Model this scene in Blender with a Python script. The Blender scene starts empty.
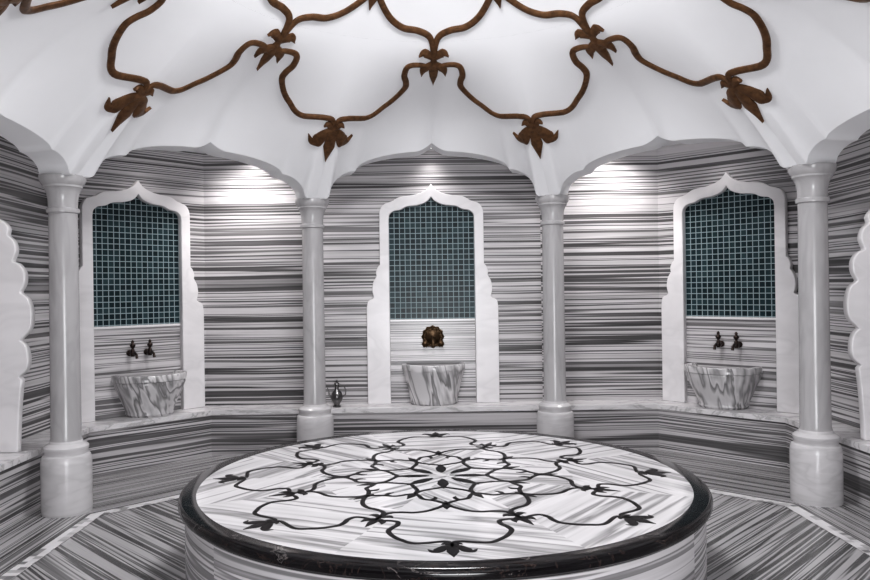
import bpy, math, random
from math import pi, sin, cos, tan, radians, sqrt
from mathutils import Vector, Matrix
random.seed(3)
S = bpy.context.scene
COL = S.collection
CY = 4.4; RC = 3.0; AP = RC*cos(pi/8)
F = 750.0

# ------------------------------------------------------------ materials
def newmat(name):
    m = bpy.data.materials.new(name); m.use_nodes = True
    nt = m.node_tree; b = nt.nodes['Principled BSDF']
    return m, nt, b
def simple(name, col, rough=.4, metal=0, bump=0, bscale=30, var=.2, spec=.5):
    m, nt, b = newmat(name)
    b.inputs['Roughness'].default_value = rough
    b.inputs['Metallic'].default_value = metal
    b.inputs['Specular IOR Level'].default_value = spec
    n = nt.nodes.new('ShaderNodeTexNoise'); n.inputs['Scale'].default_value = bscale; n.inputs['Detail'].default_value = 5
    g = nt.nodes.new('ShaderNodeNewGeometry'); nt.links.new(g.outputs['Position'], n.inputs['Vector'])
    r = nt.nodes.new('ShaderNodeValToRGB')
    r.color_ramp.elements[0].position = .3; r.color_ramp.elements[1].position = .7
    r.color_ramp.elements[0].color = (*[c*(1-var) for c in col], 1); r.color_ramp.elements[1].color = (*[min(1, c*(1+var/2)) for c in col], 1)
    nt.links.new(n.outputs['Fac'], r.inputs['Fac']); nt.links.new(r.outputs['Color'], b.inputs['Base Color'])
    if bump:
        bp = nt.nodes.new('ShaderNodeBump'); bp.inputs['Strength'].default_value = bump; bp.inputs['Distance'].default_value = .004
        nt.links.new(n.outputs['Fac'], bp.inputs['Height']); nt.links.new(bp.outputs['Normal'], b.inputs['Normal'])
    return m
def ramp(nt, stops, fac):
    r = nt.nodes.new('ShaderNodeValToRGB'); cr = r.color_ramp
    while len(cr.elements) < len(stops): cr.elements.new(.5)
    for e, (p, c) in zip(cr.elements, stops):
        e.position = p; e.color = (c[0], c[1], c[2], 1) if isinstance(c, tuple) else (c, c*.975, c*.99, 1)
    nt.links.new(fac, r.inputs['Fac']); return r
def M(nt, op, a, b=None, c=None):
    n = nt.nodes.new('ShaderNodeMath'); n.operation = op
    for i, v in enumerate((a, b, c)):
        if v is None: continue
        if isinstance(v, (int, float)): n.inputs[i].default_value = v
        else: nt.links.new(v, n.inputs[i])
    return n.outputs[0]
def comb(nt, x, y, z):
    n = nt.nodes.new('ShaderNodeCombineXYZ')
    for i, v in enumerate((x, y, z)):
        if isinstance(v, (int, float)): n.inputs[i].default_value = v
        else: nt.links.new(v, n.inputs[i])
    return n.outputs[0]
def sep(nt, v):
    n = nt.nodes.new('ShaderNodeSeparateXYZ'); nt.links.new(v, n.inputs[0]); return n.outputs
def pos(nt, obj=False):
    if obj:
        return nt.nodes.new('ShaderNodeTexCoord').outputs['Object']
    return nt.nodes.new('ShaderNodeNewGeometry').outputs['Position']
def noise(nt, vec, scale=1, detail=5, rough=.6, dist=.0):
    n = nt.nodes.new('ShaderNodeTexNoise'); n.inputs['Scale'].default_value = scale
    n.inputs['Detail'].default_value = detail; n.inputs['Roughness'].default_value = rough; n.inputs['Distortion'].default_value = dist
    nt.links.new(vec, n.inputs['Vector']); return n.outputs['Fac']

STRIPES = [(.0, .30), (.31, .34), (.335, .06), (.37, .14), (.38, .58), (.425, .64), (.435, .09), (.455, .22), (.465, .60), (.492, .54), (.50, .07), (.525, .13),
           (.535, .64), (.56, .58), (.568, .15), (.595, .30), (.603, .60), (.635, .58), (.645, .08), (.68, .18), (.69, .58), (1., .4)]
def scale_stops(st, k, floor=0):
    return [(p, min(.95, floor+c*k)) for p, c in st]
def wallmarble(name, k=1.0, floor=0, zf=5.8, along=.03, rough=.25, wob=.02, det=3.2):
    m, nt, b = newmat(name)
    o = sep(nt, pos(nt)); x, y, z = o[0], o[1], o[2]
    s = M(nt, 'FLOOR', M(nt, 'DIVIDE', M(nt, 'ADD', x, 1.12), 2.24))
    lo = noise(nt, pos(nt), .8, 2, .5)
    zz = M(nt, 'ADD', z, M(nt, 'MULTIPLY', lo, wob))
    v = comb(nt, M(nt, 'ADD', M(nt, 'MULTIPLY', x, along), M(nt, 'MULTIPLY', s, 7.3)), M(nt, 'MULTIPLY', y, along), M(nt, 'MULTIPLY', zz, zf))
    f1 = noise(nt, v, 1, det, .62, 0)
    r = ramp(nt, scale_stops(STRIPES, k, floor), f1)
    # soft cloudy variation inside the stone
    f2 = noise(nt, comb(nt, M(nt, 'MULTIPLY', x, .7), M(nt, 'MULTIPLY', y, .7), M(nt, 'MULTIPLY', z, 20)), 1, 4, .6, 0)
    mx = nt.nodes.new('ShaderNodeMix'); mx.data_type = 'RGBA'; mx.blend_type = 'MULTIPLY'; mx.inputs[0].default_value = .42
    r2 = ramp(nt, [(0, .45), (.38, .55), (.55, 1.0), (1, 1.0)], f2)
    nt.links.new(r.outputs['Color'], mx.inputs[6]); nt.links.new(r2.outputs['Color'], mx.inputs[7])
    nt.links.new(mx.outputs[2], b.inputs['Base Color'])
    b.inputs['Roughness'].default_value = rough
    return m
MAT_WALL = wallmarble('striped_marble_wall', 1.0)
MAT_BENCHF = wallmarble('striped_marble_bench', .95, .03, 6, .05)
MAT_NICHE = wallmarble('striped_marble_niche', .92, .10, 6, .05)

def white_marble(name, base=.8, vein=.5, freq=(1.2, 1.2, 5), rough=.25, amt=1, det=7):
    m, nt, b = newmat(name)
    mp = nt.nodes.new('ShaderNodeVectorMath'); mp.operation = 'MULTIPLY'; mp.inputs[1].default_value = freq
    nt.links.new(pos(nt), mp.inputs[0])
    f = noise(nt, mp.outputs[0], 1, det, .62, .4)
    r = ramp(nt, [(0, base), (.40, base), (.46, base*.9), (.5, vein), (.53, base*.93), (.62, base), (.66, (vein+base)/2), (.7, base), (1, base)], f)
    nt.links.new(r.outputs['Color'], b.inputs['Base Color']); b.inputs['Roughness'].default_value = rough
    return m
MAT_WHITE = white_marble('white_marble', .64, .54, det=3)
MAT_FRAME = white_marble('white_frame_marble', .80, .76, (1, 1, 2), det=3)
MAT_SHAFT = white_marble('grey_column_marble', .45, .39, (4, 4, 1.2), .24, det=3)
MAT_BTOP = white_marble('bench_top_marble', .74, .45, (1.5, 5, 5))
MAT_SIDE = wallmarble('slab_side_marble', .85, .16, 6, .1)
def basin_mat():
    m, nt, b = newmat('veined_basin_marble')
    o = sep(nt, pos(nt))
    v = comb(nt, M(nt, 'ADD', M(nt, 'MULTIPLY', o[0], 5.5), M(nt, 'MULTIPLY', o[2], 1.2)), M(nt, 'MULTIPLY', o[1], 3.0), M(nt, 'MULTIPLY', o[2], .8))
    f = noise(nt, v, 1, 3, .5, .1)
    r = ramp(nt, [(0, .55), (.36, .6), (.40, .24), (.44, .50), (.48, .68), (.505, .20), (.53, .36), (.55, .62), (.59, .58), (.62, .24), (.66, .55), (1, .65)], f)
    nt.links.new(r.outputs['Color'], b.inputs['Base Color']); b.inputs['Roughness'].default_value = .2
    return m
MAT_BASIN = basin_mat()
MAT_PLASTER = simple('white_plaster', (.84, .84, .855), .6, var=.02, bscale=2)
MAT_BRONZE = simple('aged_bronze', (.15, .075, .035), .45, .6, .6, 26, .45)
MAT_BRASS = simple('antique_brass', (.08, .05, .028), .4, .85, .3)
MAT_DARKM = simple('dark_bronze_tap', (.05, .038, .034), .3, .9)
MAT_PEWTER = simple('pewter', (.16, .155, .155), .28, .95)
MAT_INLAY = simple('black_inlay_marble', (.008, .006, .007), .35, spec=.15)

def floor_mat():
    m, nt, b = newmat('striped_floor_marble')
    o = sep(nt, pos(nt)); x = o[0]; y = M(nt, 'SUBTRACT', o[1], CY)
    ax = M(nt, 'ABSOLUTE', x); ay = M(nt, 'ABSOLUTE', y)
    c = M(nt, 'SUBTRACT', y, ax); a = M(nt, 'ADD', y, ax)
    v = comb(nt, M(nt, 'MULTIPLY', c, 3.2), M(nt, 'MULTIPLY', a, .04), M(nt, 'MULTIPLY', M(nt, 'GREATER_THAN', x, 0), 5))
    f = noise(nt, v, 1, 4, .6, 0)
    d = M(nt, 'MAXIMUM', M(nt, 'MAXIMUM', ax, ay), M(nt, 'MULTIPLY', M(nt, 'ADD', ax, ay), .7071))
    v2 = comb(nt, M(nt, 'MULTIPLY', d, 5), M(nt, 'MULTIPLY', x, .04), M(nt, 'MULTIPLY', y, .04))
    f2 = noise(nt, v2, 1, 4, .6, 0)
    sel = M(nt, 'GREATER_THAN', d, 2.5)
    mix = M(nt, 'ADD', M(nt, 'MULTIPLY', f2, sel), M(nt, 'MULTIPLY', f, M(nt, 'SUBTRACT', 1, sel)))
    r = ramp(nt, scale_stops(STRIPES, .72, .0), mix)
    nt.links.new(r.outputs['Color'], b.inputs['Base Color']); b.inputs['Roughness'].default_value = .16
    return m
def slabtop_mat():
    m, nt, b = newmat('slab_top_marble')
    o = sep(nt, pos(nt)); x = o[0]; y = M(nt, 'SUBTRACT', o[1], CY)
    th = M(nt, 'ARCTAN2', y, x)
    k = M(nt, 'FLOOR', M(nt, 'DIVIDE', M(nt, 'ADD', th, pi+pi/8), pi/4))
    d = M(nt, 'SQRT', M(nt, 'ADD', M(nt, 'MULTIPLY', x, x), M(nt, 'MULTIPLY', y, y)))
    ring = M(nt, 'GREATER_THAN', d, .72)
    kk = M(nt, 'ADD', k, M(nt, 'MULTIPLY', ring, 3.1))
    ang = M(nt, 'MULTIPLY', M(nt, 'SINE', M(nt, 'MULTIPLY', kk, 2.4)), 1.0)
    u = M(nt, 'ADD', M(nt, 'MULTIPLY', x, M(nt, 'COSINE', ang)), M(nt, 'MULTIPLY', y, M(nt, 'SINE', ang)))
    w = M(nt, 'SUBTRACT', M(nt, 'MULTIPLY', y, M(nt, 'COSINE', ang)), M(nt, 'MULTIPLY', x, M(nt, 'SINE', ang)))
    v = comb(nt, M(nt, 'MULTIPLY', u, .25), M(nt, 'MULTIPLY', w, 4.0), M(nt, 'MULTIPLY', kk, 4.1))
    f = noise(nt, v, 1, 4, .55, .1)
    r = ramp(nt, [(0, .74), (.33, .72), (.37, .36), (.40, .62), (.48, .74), (.515, .28), (.54, .44), (.56, .66), (.61, .74), (.64, .36), (.68, .72), (1, .74)], f)
    nt.links.new(r.outputs['Color'], b.inputs['Base Color']); b.inputs['Roughness'].default_value = .14
    return m
def black_marble():
    m, nt, b = newmat('black_veined_marble')
    f = noise(nt, pos(nt), 6, 5, .6, 1.0)
    K = (.006, .005, .006)
    r = ramp(nt, [(0, K), (.49, K), (.50, (.045, .03, .026)), (.51, K), (.61, K), (.62, (.2, .18, .175)), (.63, K), (1, K)], f)
    nt.links.new(r.outputs['Color'], b.inputs['Base Color']); b.inputs['Roughness'].default_value = .12
    b.inputs['Specular IOR Level'].default_value = .35
    return m
def mosaic_mat():
    m, nt, b = newmat('teal_mosaic')
    v = nt.nodes.new('ShaderNodeTexCoord').outputs['Object']
    o = sep(nt, v); T = .0545
    fx = M(nt, 'FRACT', M(nt, 'DIVIDE', M(nt, 'ADD', o[0], 10*T), T)); fz = M(nt, 'FRACT', M(nt, 'DIVIDE', o[2], T))
    ix = M(nt, 'FLOOR', M(nt, 'DIVIDE', M(nt, 'ADD', o[0], 10*T), T)); iz = M(nt, 'FLOOR', M(nt, 'DIVIDE', o[2], T))
    ex = M(nt, 'MINIMUM', fx, M(nt, 'SUBTRACT', 1, fx)); ez = M(nt, 'MINIMUM', fz, M(nt, 'SUBTRACT', 1, fz))
    g = M(nt, 'LESS_THAN', M(nt, 'MINIMUM', ex, ez), .07)
    wn = nt.nodes.new('ShaderNodeTexWhiteNoise'); nt.links.new(comb(nt, ix, iz, 0), wn.inputs['Vector'])
    r = ramp(nt, [(0, (.008, .017, .021)), (.5, (.012, .026, .032)), (1, (.026, .050, .058))], wn.outputs['Value'])
    mx = nt.nodes.new('ShaderNodeMix'); mx.data_type = 'RGBA'
    nt.links.new(g, mx.inputs[0]); nt.links.new(r.outputs['Color'], mx.inputs[6]); mx.inputs[7].default_value = (.30, .37, .39, 1)
    nt.links.new(mx.outputs[2], b.inputs['Base Color'])
    nt.links.new(M(nt, 'ADD', M(nt, 'MULTIPLY', g, .5), .3), b.inputs['Roughness'])
    b.inputs['Specular IOR Level'].default_value = .2
    bp = nt.nodes.new('ShaderNodeBump'); bp.inputs['Strength'].default_value = .5; bp.inputs['Distance'].default_value = .003
    nt.links.new(M(nt, 'SUBTRACT', 1, g), bp.inputs['Height']); nt.links.new(bp.outputs['Normal'], b.inputs['Normal'])
    return m
def border_mat():
    m, nt, b = newmat('mosaic_border')
    o = sep(nt, pos(nt)); T = .045
    a = M(nt, 'FLOOR', M(nt, 'DIVIDE', o[0], T)); c = M(nt, 'FLOOR', M(nt, 'DIVIDE', o[1], T))
    wn = nt.nodes.new('ShaderNodeTexWhiteNoise'); nt.links.new(comb(nt, a, c, 0), wn.inputs['Vector'])
    r = ramp(nt, [(0, .15), (.3, .55), (.5, .72), (1, .78)], wn.outputs['Value'])
    nt.links.new(r.outputs['Color'], b.inputs['Base Color']); b.inputs['Roughness'].default_value = .3
    return m
MAT_FLOOR = floor_mat(); MAT_TOP = slabtop_mat(); MAT_BLACK = black_marble(); MAT_MOS = mosaic_mat(); MAT_BORDER = border_mat()
def emis(name, col, st):
    m, nt, b = newmat(name); b.inputs['Emission Color'].default_value = (*col, 1); b.inputs['Emission Strength'].default_value = st; return m
MAT_LAMP = emis('lamp_lens', (1, .97, .95), 8)

# ------------------------------------------------------------ mesh helpers
def mesh(name, verts, faces, mat, smooth=False, parent=None, mats=None, fm=None):
    me = bpy.data.meshes.new(name); me.from_pydata([tuple(v) for v in verts], [], faces); me.update()
    ob = bpy.data.objects.new(name, me); COL.objects.link(ob)
    for mm in (mats or [mat]): me.materials.append(mm)
    if fm:
        for p, i in zip(me.polygons, fm): p.material_index = i
    if smooth is True:
        for p in me.polygons: p.use_smooth = True
    elif smooth:
        for p in me.polygons: p.use_smooth = True
        me.set_sharp_from_angle(angle=radians(smooth))
    if parent: ob.parent = parent
    return ob
def empty(name, loc=(0, 0, 0), rz=0):
    e = bpy.data.objects.new(name, None); COL.objects.link(e); e.location = loc; e.rotation_euler = (0, 0, rz); e.empty_display_size = .1
    return e
class Buf:
    def __init__(s): s.v = []; s.f = []; s.m = []
    def add(s, v, f, m=0, M4=None):
        o = len(s.v)
        s.v += [(M4 @ Vector(p)) if M4 else Vector(p) for p in v]
        s.f += [[i+o for i in q] for q in f]; s.m += [m]*len(f)
    def box(s, x0, x1, y0, y1, z0, z1, m=0, M4=None):
        v = [(x, y, z) for z in (z0, z1) for x, y in ((x0, y0), (x1, y0), (x1, y1), (x0, y1))]
        s.add(v, [[3, 2, 1, 0], [4, 5, 6, 7], [0, 1, 5, 4], [1, 2, 6, 5], [2, 3, 7, 6], [3, 0, 4, 7]], m, M4)
    def lathe(s, prof, n=32, m=0, M4=None, a0=0, a1=2*pi, sy=1, mod=None):
        full = abs(a1-a0-2*pi) < 1e-6; k = n if full else n+1
        v = []; f = []
        for j in range(k):
            a = a0+(a1-a0)*j/n
            for i, (r, z) in enumerate(prof):
                rr = r*(mod(a, i) if mod else 1)
                v.append((rr*cos(a), rr*sin(a)*sy, z))
        P = len(prof)
        for j in range(n):
            j2 = (j+1) % k
            for i in range(P-1):
                f.append([j*P+i, j2*P+i, j2*P+i+1, j*P+i+1])
        s.add(v, f, m, M4)
    def tube(s, pts, rad, n=10, m=0, M4=None):
        pts = [Vector(p) for p in pts]; v = []; f = []
        if not isinstance(rad, (list, tuple)): rad = [rad]*len(pts)
        for i, p in enumerate(pts):
            d = (pts[min(i+1, len(pts)-1)]-pts[max(i-1, 0)]).normalized()
            up = Vector((1, 0, 0)) if abs(d.x) < .9 else Vector((0, 1, 0))
            a = d.cross(up).normalized(); b = d.cross(a)
            for k in range(n): v.append(p+(a*cos(2*pi*k/n)+b*sin(2*pi*k/n))*rad[i])
        for i in range(len(pts)-1):
            for k in range(n): f.append([i*n+k, i*n+(k+1) % n, (i+1)*n+(k+1) % n, (i+1)*n+k])
        f.append(list(range(n))[::-1]); f.append([(len(pts)-1)*n+k for k in range(n)])
        s.add(v, f, m, M4)
    def obj(s, name, mats, smooth=False, parent=None):
        return mesh(name, s.v, s.f, None, smooth, parent, mats, s.m)
def catmull(P, n=8):
    P = [Vector(p) for p in P]; out = []
    Q = [P[0]*2-P[1]]+P+[P[-1]*2-P[-2]]
    for i in range(1, len(Q)-2):
        a, b, c, d = Q[i-1:i+3]
        for k in range(n):
            t = k/n
            out.append(.5*((2*b)+(c-a)*t+(2*a-5*b+4*c-d)*t*t+(3*b-a-3*c+d)*t**3))
    out.append(P[-1]); return out

# ------------------------------------------------------------ room shell
WX = 3.36; WY = 7.7; CX = 2.33; CORY = WY-(WX-CX); Y0 = -1.4; ZC = 3.03
def wallseg(name, a, b, t=.15):
    a = Vector(a); b = Vector(b); d = (b-a).normalized(); n = Vector((-d.y, d.x))  # outward side
    q = [a, b, b+n*t, a+n*t]
    v = [(p.x, p.y, z) for z in (0, ZC+.1) for p in q]
    return mesh(name, v, [[0, 3, 2, 1], [4, 5, 6, 7], [0, 1, 5, 4], [1, 2, 6, 5], [2, 3, 7, 6], [3, 0, 4, 7]], MAT_WALL)
wallseg('wall_left', (-WX, Y0), (-WX, CORY))
wallseg('wall_back_left', (-WX, CORY), (-CX, WY))
wallseg('wall_back', (-CX, WY), (CX, WY))
wallseg('wall_back_right', (CX, WY), (WX, CORY))
wallseg('wall_right', (WX, CORY), (WX, Y0))
wallseg('wall_front', (WX, Y0), (-WX, Y0))
b = Buf(); b.box(-WX-.15, WX+.15, Y0-.15, WY+.15, -.1, 0); b.obj('floor', [MAT_FLOOR])
# floor mosaic border (octagonal ring)
def octv(ap, z):
    R = ap/cos(pi/8); return [(R*sin(pi/8+k*pi/4), CY+R*cos(pi/8+k*pi/4), z) for k in range(8)]
v = octv(2.47, .003)+octv(2.56, .003)
mesh('trim_floor_border', v, [[k, (k+1) % 8, 8+(k+1) % 8, 8+k][::-1] for k in range(8)], MAT_BORDER)

# ------------------------------------------------------------ dome + arches
AI = AP-.13; AO = AP+.13; ZS = 2.47
R0 = 1.5; DC = 4.08; DA = .235
APEX = {0: 2.98, 1: 2.86, 7: 2.86, 2: 2.72, 6: 2.72, 3: 2.8, 4: 2.95, 5: 2.8}
HW = RC*sin(pi/8)
def arch(k, q):           # q = |s|/halfwidth in 0..1
    u = min(1, abs(q)*HW/(HW-.13)); H = APEX[k % 8]-ZS
    def ell(x): return sqrt(max(0, 1-(1-x)**2))
    if u >= .74:
        x = (1-u)/.26; h = .50*ell(x)
    elif u >= .16:
        x = (.74-u)/.58; h = .50+.34*(.85*ell(x)+.15*x)
    else:
        x = (.16-u)/.16; h = .84+.16*x**1.7
    return ZS+H*h
def archs(k, q):          # smooth carrier of the arch line, without lobes
    u = min(1, abs(q)); return ZS+(APEX[k % 8]-ZS)*.86*(cos(u*pi/2)**1.2 if u < 1 else 0)
def zdome(r): return DC-DA*r*r
def herm(t, L, k, q):
    p0 = zdome(R0); m0 = -2*DA*R0*L; zs = archs(k, q); m1 = (zs-p0)*1.25
    t2 = t*t; t3 = t2*t
    cell = .13*4*t2*(1-t)*max(0, cos(min(1, abs(q))*pi/2))
    return (2*t3-3*t2+1)*p0+(t3-2*t2+t)*m0+(-2*t3+3*t2)*zs+(t3-t2)*m1+(arch(k, q)-zs)*t**4.5+cell
def surf(r, th):
    if r <= R0: return zdome(r)
    k = round(th/(pi/4)); ph = th-k*pi/4
    ro = AI/cos(ph); L = ro-R0; t = min(1, (r-R0)/L)
    return herm(t, L, k, tan(abs(ph))/tan(pi/8))
def P3(r, th): return Vector((r*sin(th), CY+r*cos(th), surf(r, th)))
B = Buf(); NP = 80; NT = 36
for k in range(8):
    v = []; f = []
    for i in range(NP+1):
        q = -1+2*i/NP
        q = math.copysign(1-(1-abs(q))**1.35, q) if abs(q) > 0 else 0
        ph = math.atan(q*tan(pi/8)); th = k*pi/4+ph; ro = AI/cos(ph)
        for j in range(NT+1):
            r = R0+(ro-R0)*j/NT
            v.append(Vector((r*sin(th), CY+r*cos(th), herm(j/NT, ro-R0, k, abs(q)))))
    for i in range(NP):
        for j in range(NT):
            a = i*(NT+1)+j; f.append([a, a+1, a+NT+2, a+NT+1])
    B.add(v, f)
    # soffit + outer face
    v = []; f = []
    for i in range(NP+1):
        q = -1+2*i/NP; q = math.copysign(1-(1-abs(q))**1.35, q) if abs(q) > 0 else 0
        ph = math.atan(q*tan(pi/8)); th = k*pi/4+ph; za = arch(k, abs(q))
        for A, z in ((AI, za), (AI+.05, za-.004), (AO-.05, za-.004), (AO, za), (AO, ZC+.02)):
            r = A/cos(ph); v.append((r*sin(th), CY+r*cos(th), z))
    for i in range(NP):
        for j in range(4):
            a = i*5+j; f.append([a, a+1, a+6, a+5])
    B.add(v, f)
v = [(0, CY, zdome(0))]; f = []; NA = 96; NR = 12
for j in range(1, NR+1):
    for i in range(NA):
        th = 2*pi*i/NA; r = R0*j/NR; v.append((r*sin(th), CY+r*cos(th), zdome(r)))
for i in range(NA): f.append([0, 1+i, 1+(i+1) % NA])
for j in range(NR-1):
    for i in range(NA):
        a = 1+j*NA+i; a2 = 1+j*NA+(i+1) % NA; f.append([a, a+NA, a2+NA, a2])
B.add(v, f)
dome = B.obj('ceiling_dome', [MAT_PLASTER], 50)
inner = octv(AO, ZC)
X1 = WX+.15; YT = WY+.15; YB = Y0-.15
outer = [(HW*1.1, YT, ZC), (X1, CY+1.2, ZC), (X1, CY-1.2, ZC), (HW*1.1, YB, ZC), (-HW*1.1, YB, ZC), (-X1, CY-1.2, ZC), (-X1, CY+1.2, ZC), (-HW*1.1, YT, ZC)]
v = inner+outer+[(X1, YT, ZC), (X1, YB, ZC), (-X1, YB, ZC), (-X1, YT, ZC)]
f = []
for k in range(8): f.append([k, 8+k, 8+(k+1) % 8, (k+1) % 8])
f += [[8, 16, 9], [10, 17, 11], [12, 18, 13], [14, 19, 15]]
mesh('ceiling', v, f, MAT_PLASTER)

# ------------------------------------------------------------ ornament generator
C8, S8 = cos(pi/8), sin(pi/8)
def bw(b_, w_): return (b_*C8+w_*S8, b_*S8-w_*C8)
def strokes(N):
    """N = node radius"""
    L = []
    def mir(pts, wd): L.append((pts, wd)); L.append(([(u, -v_) for u, v_ in pts], wd))
    # outer ogee branch
    mir([(.955, 0), (.925, .004), (.90, .022), bw(.893, .235), bw(.875, .175), bw(.85, .135), bw(.81, .10), bw(N+.06, .095), bw(N+.025, .10), bw(N-.012, .085), bw(N-.012, .04), bw(N+.01, 0)],
        [.6, .8, .9, .95, 1, 1, 1.1, 1.1, 1, .9, .8])
    # palmette at tip
    L.append(([(.92, 0), (.955, 0), (1.0, 0), (1.05, 0)], [.8, 1.7, 2.2, .1]))
    mir([(.94, 0), (.955, .024), (.985, .046), (.995, .066), (.975, .082)], [1, 1.6, 2.0, 1.2, .1])
    mir([(.935, 0), (.922, .022), (.930, .036)], [1, 1.2, .2])
    # node flower
    L.append(([bw(N-.04, 0), bw(N, 0), bw(N+.04, 0), bw(N+.085, 0)], [.8, 1.9, 1.4, .1]))
    mir([bw(N-.02, .0), bw(N+.005, .032), bw(N+.035, .042)], [1, 1.6, .1])
    mir([bw(N-.04, .0), bw(N-.06, .030), bw(N-.05, .05)], [1, 1.6, .1])
    # inner star
    mir([bw(N, 0), bw(N-.05, 0), bw(.61, .012), bw(.585, .05), bw(.57, .10), (.545, .075), (.50, .028), (.455, 0)], [.9, 1, 1, 1, 1, 1, 1, .9])
    L.append(([(.42, 0), (.455, 0), (.49, 0), (.53, 0)], [.5, 1.7, 1.8, .1]))
    mir([(.455, 0), (.43, .02), (.40, .055), bw(.385, .06), bw(.35, .03), bw(.32, 0)], [.9, 1, 1, 1, 1, .9])
    mir([(.40, .055), (.37, .04), (.345, .045)], [1, 1, .1])
    L.append(([bw(.32, 0), bw(.36, 0), bw(.41, 0)], [1, 1.8, .1]))
    # centre flower
    mir([bw(.32, 0), bw(.27, .012), (.22, .035), (.20, 0)], [.9, 1, 1, .9])
    L.append(([(.06, 0), (.10, 0), (.15, 0), (.22, 0)], [.4, 2.2, 2.6, .3]))
    return L
def ornament(name, R, ang0, mapf, normf, h, mat, W, N, parent=None):
    b_ = Buf(); ST = strokes(N)
    for k in range(8):
        a = ang0+k*pi/4
        for pts, wd in ST:
            pp = catmull([(p[0], p[1], 0) for p in pts], 7); n = len(pp)
            v = []; f = []
            for i, p in enumerate(pp):
                d = (pp[min(i+1, n-1)]-pp[max(i-1, 0)]); d.z = 0; d.normalize(); nn = Vector((-d.y, d.x, 0))
                tt = i/(n-1)*(len(wd)-1); i0 = min(int(tt), len(wd)-2); ww = (wd[i0]+(wd[i0+1]-wd[i0])*(tt-i0))*W
                for off, hh in ((-1, -.3), (-1, .55), (-.45, 1), (.45, 1), (1, .55), (1, -.3)):
                    q = p+nn*ww*off; r = math.hypot(q.x, q.y)*R; th = math.atan2(q.y, q.x)+a
                    v.append(mapf(r, th)+normf(r, th)*h*hh)
            for i in range(n-1):
                for j in range(5):
                    x0 = i*6+j; f.append([x0, x0+1, x0+7, x0+6])
            f.append([0, 1, 2, 3, 4, 5]); f.append([(n-1)*6+j for j in range(5, -1, -1)])
            b_.add(v, f)
    return b_.obj(name, [mat], 40, parent)
def nrm(r, th):
    e = .01
    a = P3(r+e, th)-P3(r-e, th); c = P3(r, th+e/r)-P3(r, th-e/r)
    n = a.cross(c).normalized()
    return n if n.z < 0 else -n
ornament('ceiling_ornament', 2.41, pi/8, P3, nrm, .022, MAT_BRONZE, .0095, .72)

# ------------------------------------------------------------ central slab
HS = .51; RS = 1.479
slab = empty('heated_marble_slab', (-.035, CY, 0))
b = Buf()
b.lathe([(1.43, 0), (1.43, .05), (1.445, .06), (1.445, .45)], 128)
b.obj('base', [MAT_SIDE], 40, slab)
b = Buf()
b.lathe([(1.44, .448), (1.455, .448), (1.459, .455), (1.470, .460), (1.478, .470), (1.479, .487), (1.474, .500), (1.465, .507), (1.455, .510), (1.385, .510), (1.385, .49)], 160)
b.obj('black_rim', [MAT_BLACK], 50, slab)
b = Buf(); n = 128
b.add([(1.386*cos(2*pi*i/n), 1.386*sin(2*pi*i/n), .5085) for i in range(n)], [list(range(n))])
b.obj('top', [MAT_TOP], False, slab)
orn = ornament('inlay', 1.28, 0, lambda r, th: Vector((r*sin(th), r*cos(th), .5092)), lambda r, th: Vector((0, 0, 1)), .0012, MAT_INLAY, .0098, .71, parent=slab)

# ------------------------------------------------------------ columns
def column(x, y):
    b = Buf()
    b.lathe([(.0, 0), (.172, 0), (.176, .02), (.176, .36), (.172, .40), (.165, .42), (.150, .43), (.150, .455), (.156, .465), (.156, .485), (.14, .50), (.118, .51), (.112, .53)], 40, 0)
    b.lathe([(.112, .53), (.106, .55), (.104, .9), (.100, 2.2)], 40, 1)
    b.lathe([(.100, 2.2), (.113, 2.205), (.116, 2.22), (.113, 2.235), (.102, 2.24), (.104, 2.30), (.113, 2.35), (.13, 2.385), (.138, 2.39), (.138, 2.405), (.15, 2.42), (.162, 2.445), (.163, 2.475), (0, 2.475)], 40, 1)
    o = b.obj('marble_column', [MAT_WHITE, MAT_SHAFT], 35); o.location = (x, y, 0); return o
for k in (-3, -2, -1, 0, 1, 2):
    th = k*pi/4+pi/8
    column(RC*sin(th), CY+RC*cos(th))

# ------------------------------------------------------------ bench
BD = .34
def benchpath(d):
    g = d*tan(pi/8)
    return [(-WX+d, .6), (-WX+d, CORY-g), (-CX+g, WY-d), (CX-g, WY-d), (WX-d, CORY-g), (WX-d, .6)]
def stripobj(name, pin, pout, z0, z1, mat, parent):
    n = len(pin); v = [(x, y, z) for z in (z0, z1) for pth in (pout, pin) for x, y in pth]; f = []
    for i in range(n-1):
        o, a = i, n+i; O, A = 2*n+i, 3*n+i
        f += [[o, o+1, O+1, O][::-1], [a, a+1, A+1, A], [O, O+1, A+1, A][::-1], [o, o+1, a+1, a]]
    f += [[0, n, 3*n, 2*n], [n-1, 2*n-1, 4*n-1, 3*n-1]]
    o = mesh(name, v, f, mat, False, parent); return o
bench = empty('marble_bench')
stripobj('bench_base', benchpath(BD-.02), benchpath(0.002), 0, .40, MAT_BENCHF, bench)
o = stripobj('bench_top', benchpath(BD), benchpath(0.002), .40, .445, MAT_BTOP, bench)

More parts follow.
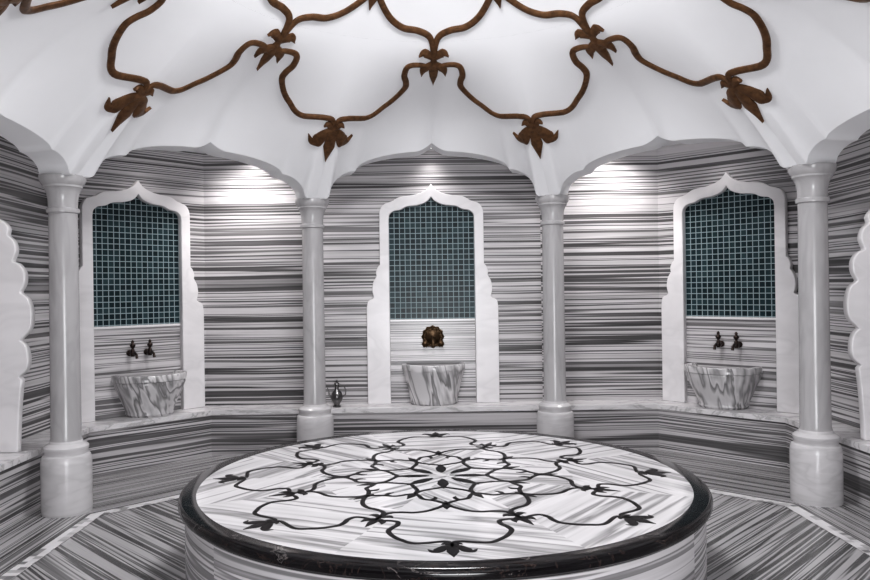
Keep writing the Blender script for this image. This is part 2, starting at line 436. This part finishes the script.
# ------------------------------------------------------------ niches
def poly_extrude(name, pts, y0, y1, mat, parent, bevel=.006):
    cu = bpy.data.curves.new(name, 'CURVE'); cu.dimensions = '2D'; cu.fill_mode = 'BOTH'
    sp = cu.splines.new('POLY'); sp.points.add(len(pts)-1)
    for p, q in zip(sp.points, pts): p.co = (q[0], q[1], 0, 1)
    sp.use_cyclic_u = True
    cu.extrude = abs(y1-y0)/2-bevel; cu.bevel_depth = bevel; cu.bevel_resolution = 2; cu.offset = -bevel
    ob = bpy.data.objects.new(name+'_c', cu); COL.objects.link(ob)
    dg = bpy.context.evaluated_depsgraph_get(); me = bpy.data.meshes.new_from_object(ob.evaluated_get(dg))
    bpy.data.objects.remove(ob)
    me.transform(Matrix.Translation((0, (y0+y1)/2, 0)) @ Matrix.Rotation(pi/2, 4, 'X'))
    me.materials.clear(); me.materials.append(mat); me.name = name
    o = bpy.data.objects.new(name, me); COL.objects.link(o)
    if parent: o.parent = parent
    return o
ZB = .446
def cm(pts, n=5): return [(p.x, p.y) for p in catmull([(a, c, 0) for a, c in pts], n)]
def half_outer():
    return [(.67, ZB), (.67, 1.40)]+cm([(.67, 1.42), (.655, 1.49), (.61, 1.515)])+cm([(.595, 1.53), (.61, 1.60), (.60, 1.68), (.575, 1.73)])+cm([(.565, 1.745), (.57, 1.79), (.55, 1.84), (.53, 1.86)])+[(.53, 2.30)]+cm([(.53, 2.34), (.525, 2.41), (.49, 2.47), (.42, 2.50)])+cm([(.40, 2.505), (.33, 2.545), (.24, 2.56)])+cm([(.22, 2.56), (.13, 2.58), (.05, 2.62), (0, 2.68)])
def half_inner(d=0):
    return [(.435+d, ZB), (.435+d, 2.30)]+cm([(.435+d, 2.32), (.425+d, 2.37+d), (.385+d, 2.405+d), (.33, 2.415+d)])+cm([(.31, 2.42+d), (.25, 2.45+d), (.17, 2.46+d)])+cm([(.15, 2.46+d), (.08, 2.48+d), (.03, 2.51+d), (0, 2.55+d)])
def niche(x, y, rz, lion, bs=0):
    e = empty('mosaic_niche', (x, y, 0), rz)
    ho, hi = half_outer(), half_inner()
    pts = ho+[(-a, c) for a, c in ho[:-1]][::-1]+[(-a, c) for a, c in hi[:-1]]+hi[::-1]
    poly_extrude('frame', pts, -.075, -.002, MAT_FRAME, e)
    h2 = [p for p in half_inner(.02) if p[1] > 1.3]; h2 = [(h2[0][0], 1.30)]+h2
    pts = h2+[(-a, c) for a, c in h2[:-1]][::-1]
    poly_extrude('mosaic_panel', pts, -.012, -.003, MAT_MOS, e, .001)
    b = Buf(); b.box(-.45, .45, -.015, -.001, ZB, 1.28); b.obj('lower_panel', [MAT_NICHE], False, e)
    b = Buf(); b.box(-.434, .434, -.03, -.001, 1.28, 1.30); b.obj('sill', [MAT_FRAME], False, e)
    T = Matrix.Translation((x, y, 0)) @ Matrix.Rotation(rz, 4, 'Z')
    # basin
    bb = Buf()
    mod = lambda a, i: 1+(.035*abs(cos(4.5*a)) if i < 7 else 0)
    prof = [(.225, 0), (.24, .02), (.235, .05), (.26, .16), (.29, .28), (.305, .33), (.31, .345), (.32, .35), (.323, .395), (.315, .405), (.275, .405), (.265, .395), (.24, .28), (.18, .23), (0, .22)]
    if not lion:
        prof = [(.20, 0), (.215, .02), (.21, .04), (.23, .09), (.265, .17), (.30, .25), (.325, .31), (.33, .33), (.342, .335), (.345, .385), (.337, .395), (.29, .395), (.28, .385), (.24, .28), (.18, .23), (0, .22)]
    bb.lathe(prof, 90, 0, None, pi, 2*pi, .86, mod)
    sh = .04 if lion else .085
    for p in bb.v:
        if p.y < -1e-4 or (abs(p.x) < .01): p.y -= sh
    o = bb.obj('marble_washbasin', [MAT_BASIN], 45)
    o.matrix_world = T @ Matrix.Translation((bs, -.017, ZB))
    # taps
    if lion:
        t = Buf(); RX = Matrix.Rotation(pi/2, 4, 'X')
        H = 1.12
        Q = Matrix.Translation((0, -.016, H)) @ RX
        t.lathe([(0.112, 0), (.112, .012), (.102, .02), (.09, .012), (.08, .012), (.074, .02), (.05, .028), (.03, .04), (0, .045)], 48, 0, Q, mod=lambda a, i: 1+(.06*cos(12*a) if i < 3 else 0))
        for a in range(12):
            an = a*pi/6
            t.lathe([(0, .0), (.012, .005), (.010, .012), (0, .015)], 10, 0, Matrix.Translation((.085*cos(an), -.026, H+.085*sin(an))) @ RX)
        t.tube([(0, -.05, H-.01), (0, -.10, H-.02), (0, -.13, H-.05), (0, -.135, H-.085)], [.02, .017, .015, .017])
        for s_ in (-1, 1):
            t.tube([(s_*.06, -.03, H-.06), (s_*.08, -.07, H-.07)], .014)
            Q2 = Matrix.Translation((s_*.08, -.07, H-.07)) @ RX
            t.lathe([(0, 0), (.03, .004), (.034, .018), (.024, .03), (0, .036)], 20, 0, Q2, mod=lambda a, i: 1+.12*cos(6*a))
        o = t.obj('bronze_wall_faucet', [MAT_BRASS], 40); o.matrix_world = T
    else:
        for s_ in (-.085, .085):
            t = Buf(); RX = Matrix.Rotation(pi/2, 4, 'X'); H = 1.04
            t.lathe([(0, 0), (.03, 0), (.03, .008), (.018, .016), (.014, .05), (.014, .07)], 20, 0, Matrix.Translation((0, -.016, H)) @ RX)
            t.lathe([(0, -.03), (.018, -.028), (.023, 0), (.018, .03), (.011, .045), (.018, .055), (.026, .07), (.026, .08), (.012, .095), (.015, .108), (.008, .122), (0, .126)], 20, 0, Matrix.Translation((0, -.09, H)))
            t.tube([(0, -.09, H-.005), (0, -.14, H+.005), (0, -.17, H-.01), (0, -.18, H-.045)], [.014, .013, .012, .014])
            o = t.obj('bronze_tap', [MAT_DARKM], 40); o.matrix_world = T @ Matrix.Translation((s_, 0, 0))
niche(0, WY, 0, True)
mx, my = (CX+WX)/2, (WY+CORY)/2
niche(-mx, my, pi/4, False, .08)
niche(mx, my, -pi/4, False, -.05)

# scalloped partition panels standing on the side benches
def scallop(sgn):
    z = ZB; pts = [(0, ZB), (.20, ZB)]
    pts += cm([(.20, .47), (.215, .75), (.235, .95)])
    pts += cm([(.215, .97), (.275, 1.03), (.285, 1.12), (.265, 1.20), (.225, 1.24)])
    pts += cm([(.235, 1.25), (.30, 1.32), (.315, 1.43), (.29, 1.54), (.235, 1.59)])
    pts += cm([(.235, 1.60), (.265, 1.66), (.265, 1.74), (.225, 1.80), (.18, 1.82)])
    pts += cm([(.18, 1.83), (.205, 1.90), (.19, 1.97), (.15, 2.01)])
    pts += cm([(.145, 2.02), (.15, 2.07), (.11, 2.12), (.05, 2.15), (0, 2.17)])
    ob = poly_extrude('scalloped_marble_panel', [(sgn*(a+.045 if a else 0), c+(.03 if c > .5 else 0)) for a, c in pts], -.03, .03, MAT_FRAME, None, .008)
    ob.location = (-sgn*(WX-.002), 5.54, 0)
scallop(1); scallop(-1)

# ewer on the bench
t = Buf()
t.lathe([(0, 0), (.04, 0), (.042, .01), (.028, .02), (.03, .03), (.055, .07), (.06, .10), (.05, .14), (.025, .17), (.018, .20), (.022, .22), (.03, .225), (.022, .24), (.012, .25), (.014, .262), (0, .27)], 24)
t.tube([(.05, 0, .10), (.085, 0, .12), (.09, 0, .17), (.07, 0, .205), (.02, 0, .21)], .006)
t.tube([(-.05, 0, .09), (-.075, 0, .12), (-.08, 0, .16), (-.095, 0, .19)], [.012, .009, .007, .006])
o = t.obj('metal_ewer', [MAT_PEWTER], 40); o.location = (-.97, 7.48, ZB)

# ------------------------------------------------------------ recessed spotlights + added fill lights
def spot(x, y, e, ang=95, tx=None, ty=None):
    b = Buf()
    b.lathe([(.05, .0), (.055, -.006), (.04, -.008), (.036, 0.0)], 24, 0)
    b.lathe([(.036, -.002), (0, -.002)], 24, 1)
    o = b.obj('recessed_spotlight', [MAT_PEWTER, MAT_LAMP]); o.location = (x, y, ZC-.001)
    l = bpy.data.lights.new('spot_lamp', 'SPOT'); l.energy = e; l.spot_size = radians(ang); l.spot_blend = 1; l.shadow_soft_size = .06; l.color = (1, .97, .955)
    lo = bpy.data.objects.new('spot_lamp', l); COL.objects.link(lo); lo.location = (x, y, ZC-.03)
    d = Vector(((tx if tx is not None else x)-x, (ty if ty is not None else y)-y, -1.6))
    lo.rotation_euler = d.to_track_quat('-Z', 'Y').to_euler()
spot(0, 7.54, 11, 120, 0, 7.6)
for s_ in (-1, 1):
    spot(s_*1.88, 7.26, 72, 130, s_*1.75, 7.80)
    spot(s_*2.62, 7.02, 6, 100, s_*2.75, 7.1)
    spot(s_*3.0, 5.0, 12, 100)
    spot(s_*3.0, 3.4, 12, 100)
def area(name, loc, tgt, size, e, col=(1, 1, 1), shape='DISK'):
    l = bpy.data.lights.new(name, 'AREA'); l.shape = shape; l.size = size; l.energy = e; l.color = col
    o = bpy.data.objects.new(name, l); COL.objects.link(o); o.location = loc
    o.rotation_euler = (Vector(tgt)-Vector(loc)).to_track_quat('-Z', 'Y').to_euler()
area('added_dome_fill', (0, CY, 3.95), (0, CY, 0), 1.0, 100, (.98, .985, 1))  # unseen fill added below the dome crown to light slab and floor
area('added_front_fill', (0.2, -1.0, 1.0), (0, 4.6, 4.3), 1.6, 140, (.97, .98, 1))  # fill light added behind the camera, aimed up to brighten the dome
w = bpy.data.worlds.new('w'); S.world = w; w.use_nodes = True
w.node_tree.nodes['Background'].inputs[0].default_value = (.5, .52, .56, 1); w.node_tree.nodes['Background'].inputs[1].default_value = .3
S.view_settings.view_transform = 'Standard'
try: S.view_settings.look = 'Medium High Contrast'
except Exception as ex: print('look', ex)

cam = bpy.data.cameras.new('camera'); co = bpy.data.objects.new('camera', cam); COL.objects.link(co)
cam.sensor_width = 36; cam.lens = 36*F/870; cam.shift_x = 20.4/870; cam.clip_start = .05
co.location = (-.18, 0, 1.6); co.rotation_euler = (pi/2, radians(.8), 0)
S.camera = co
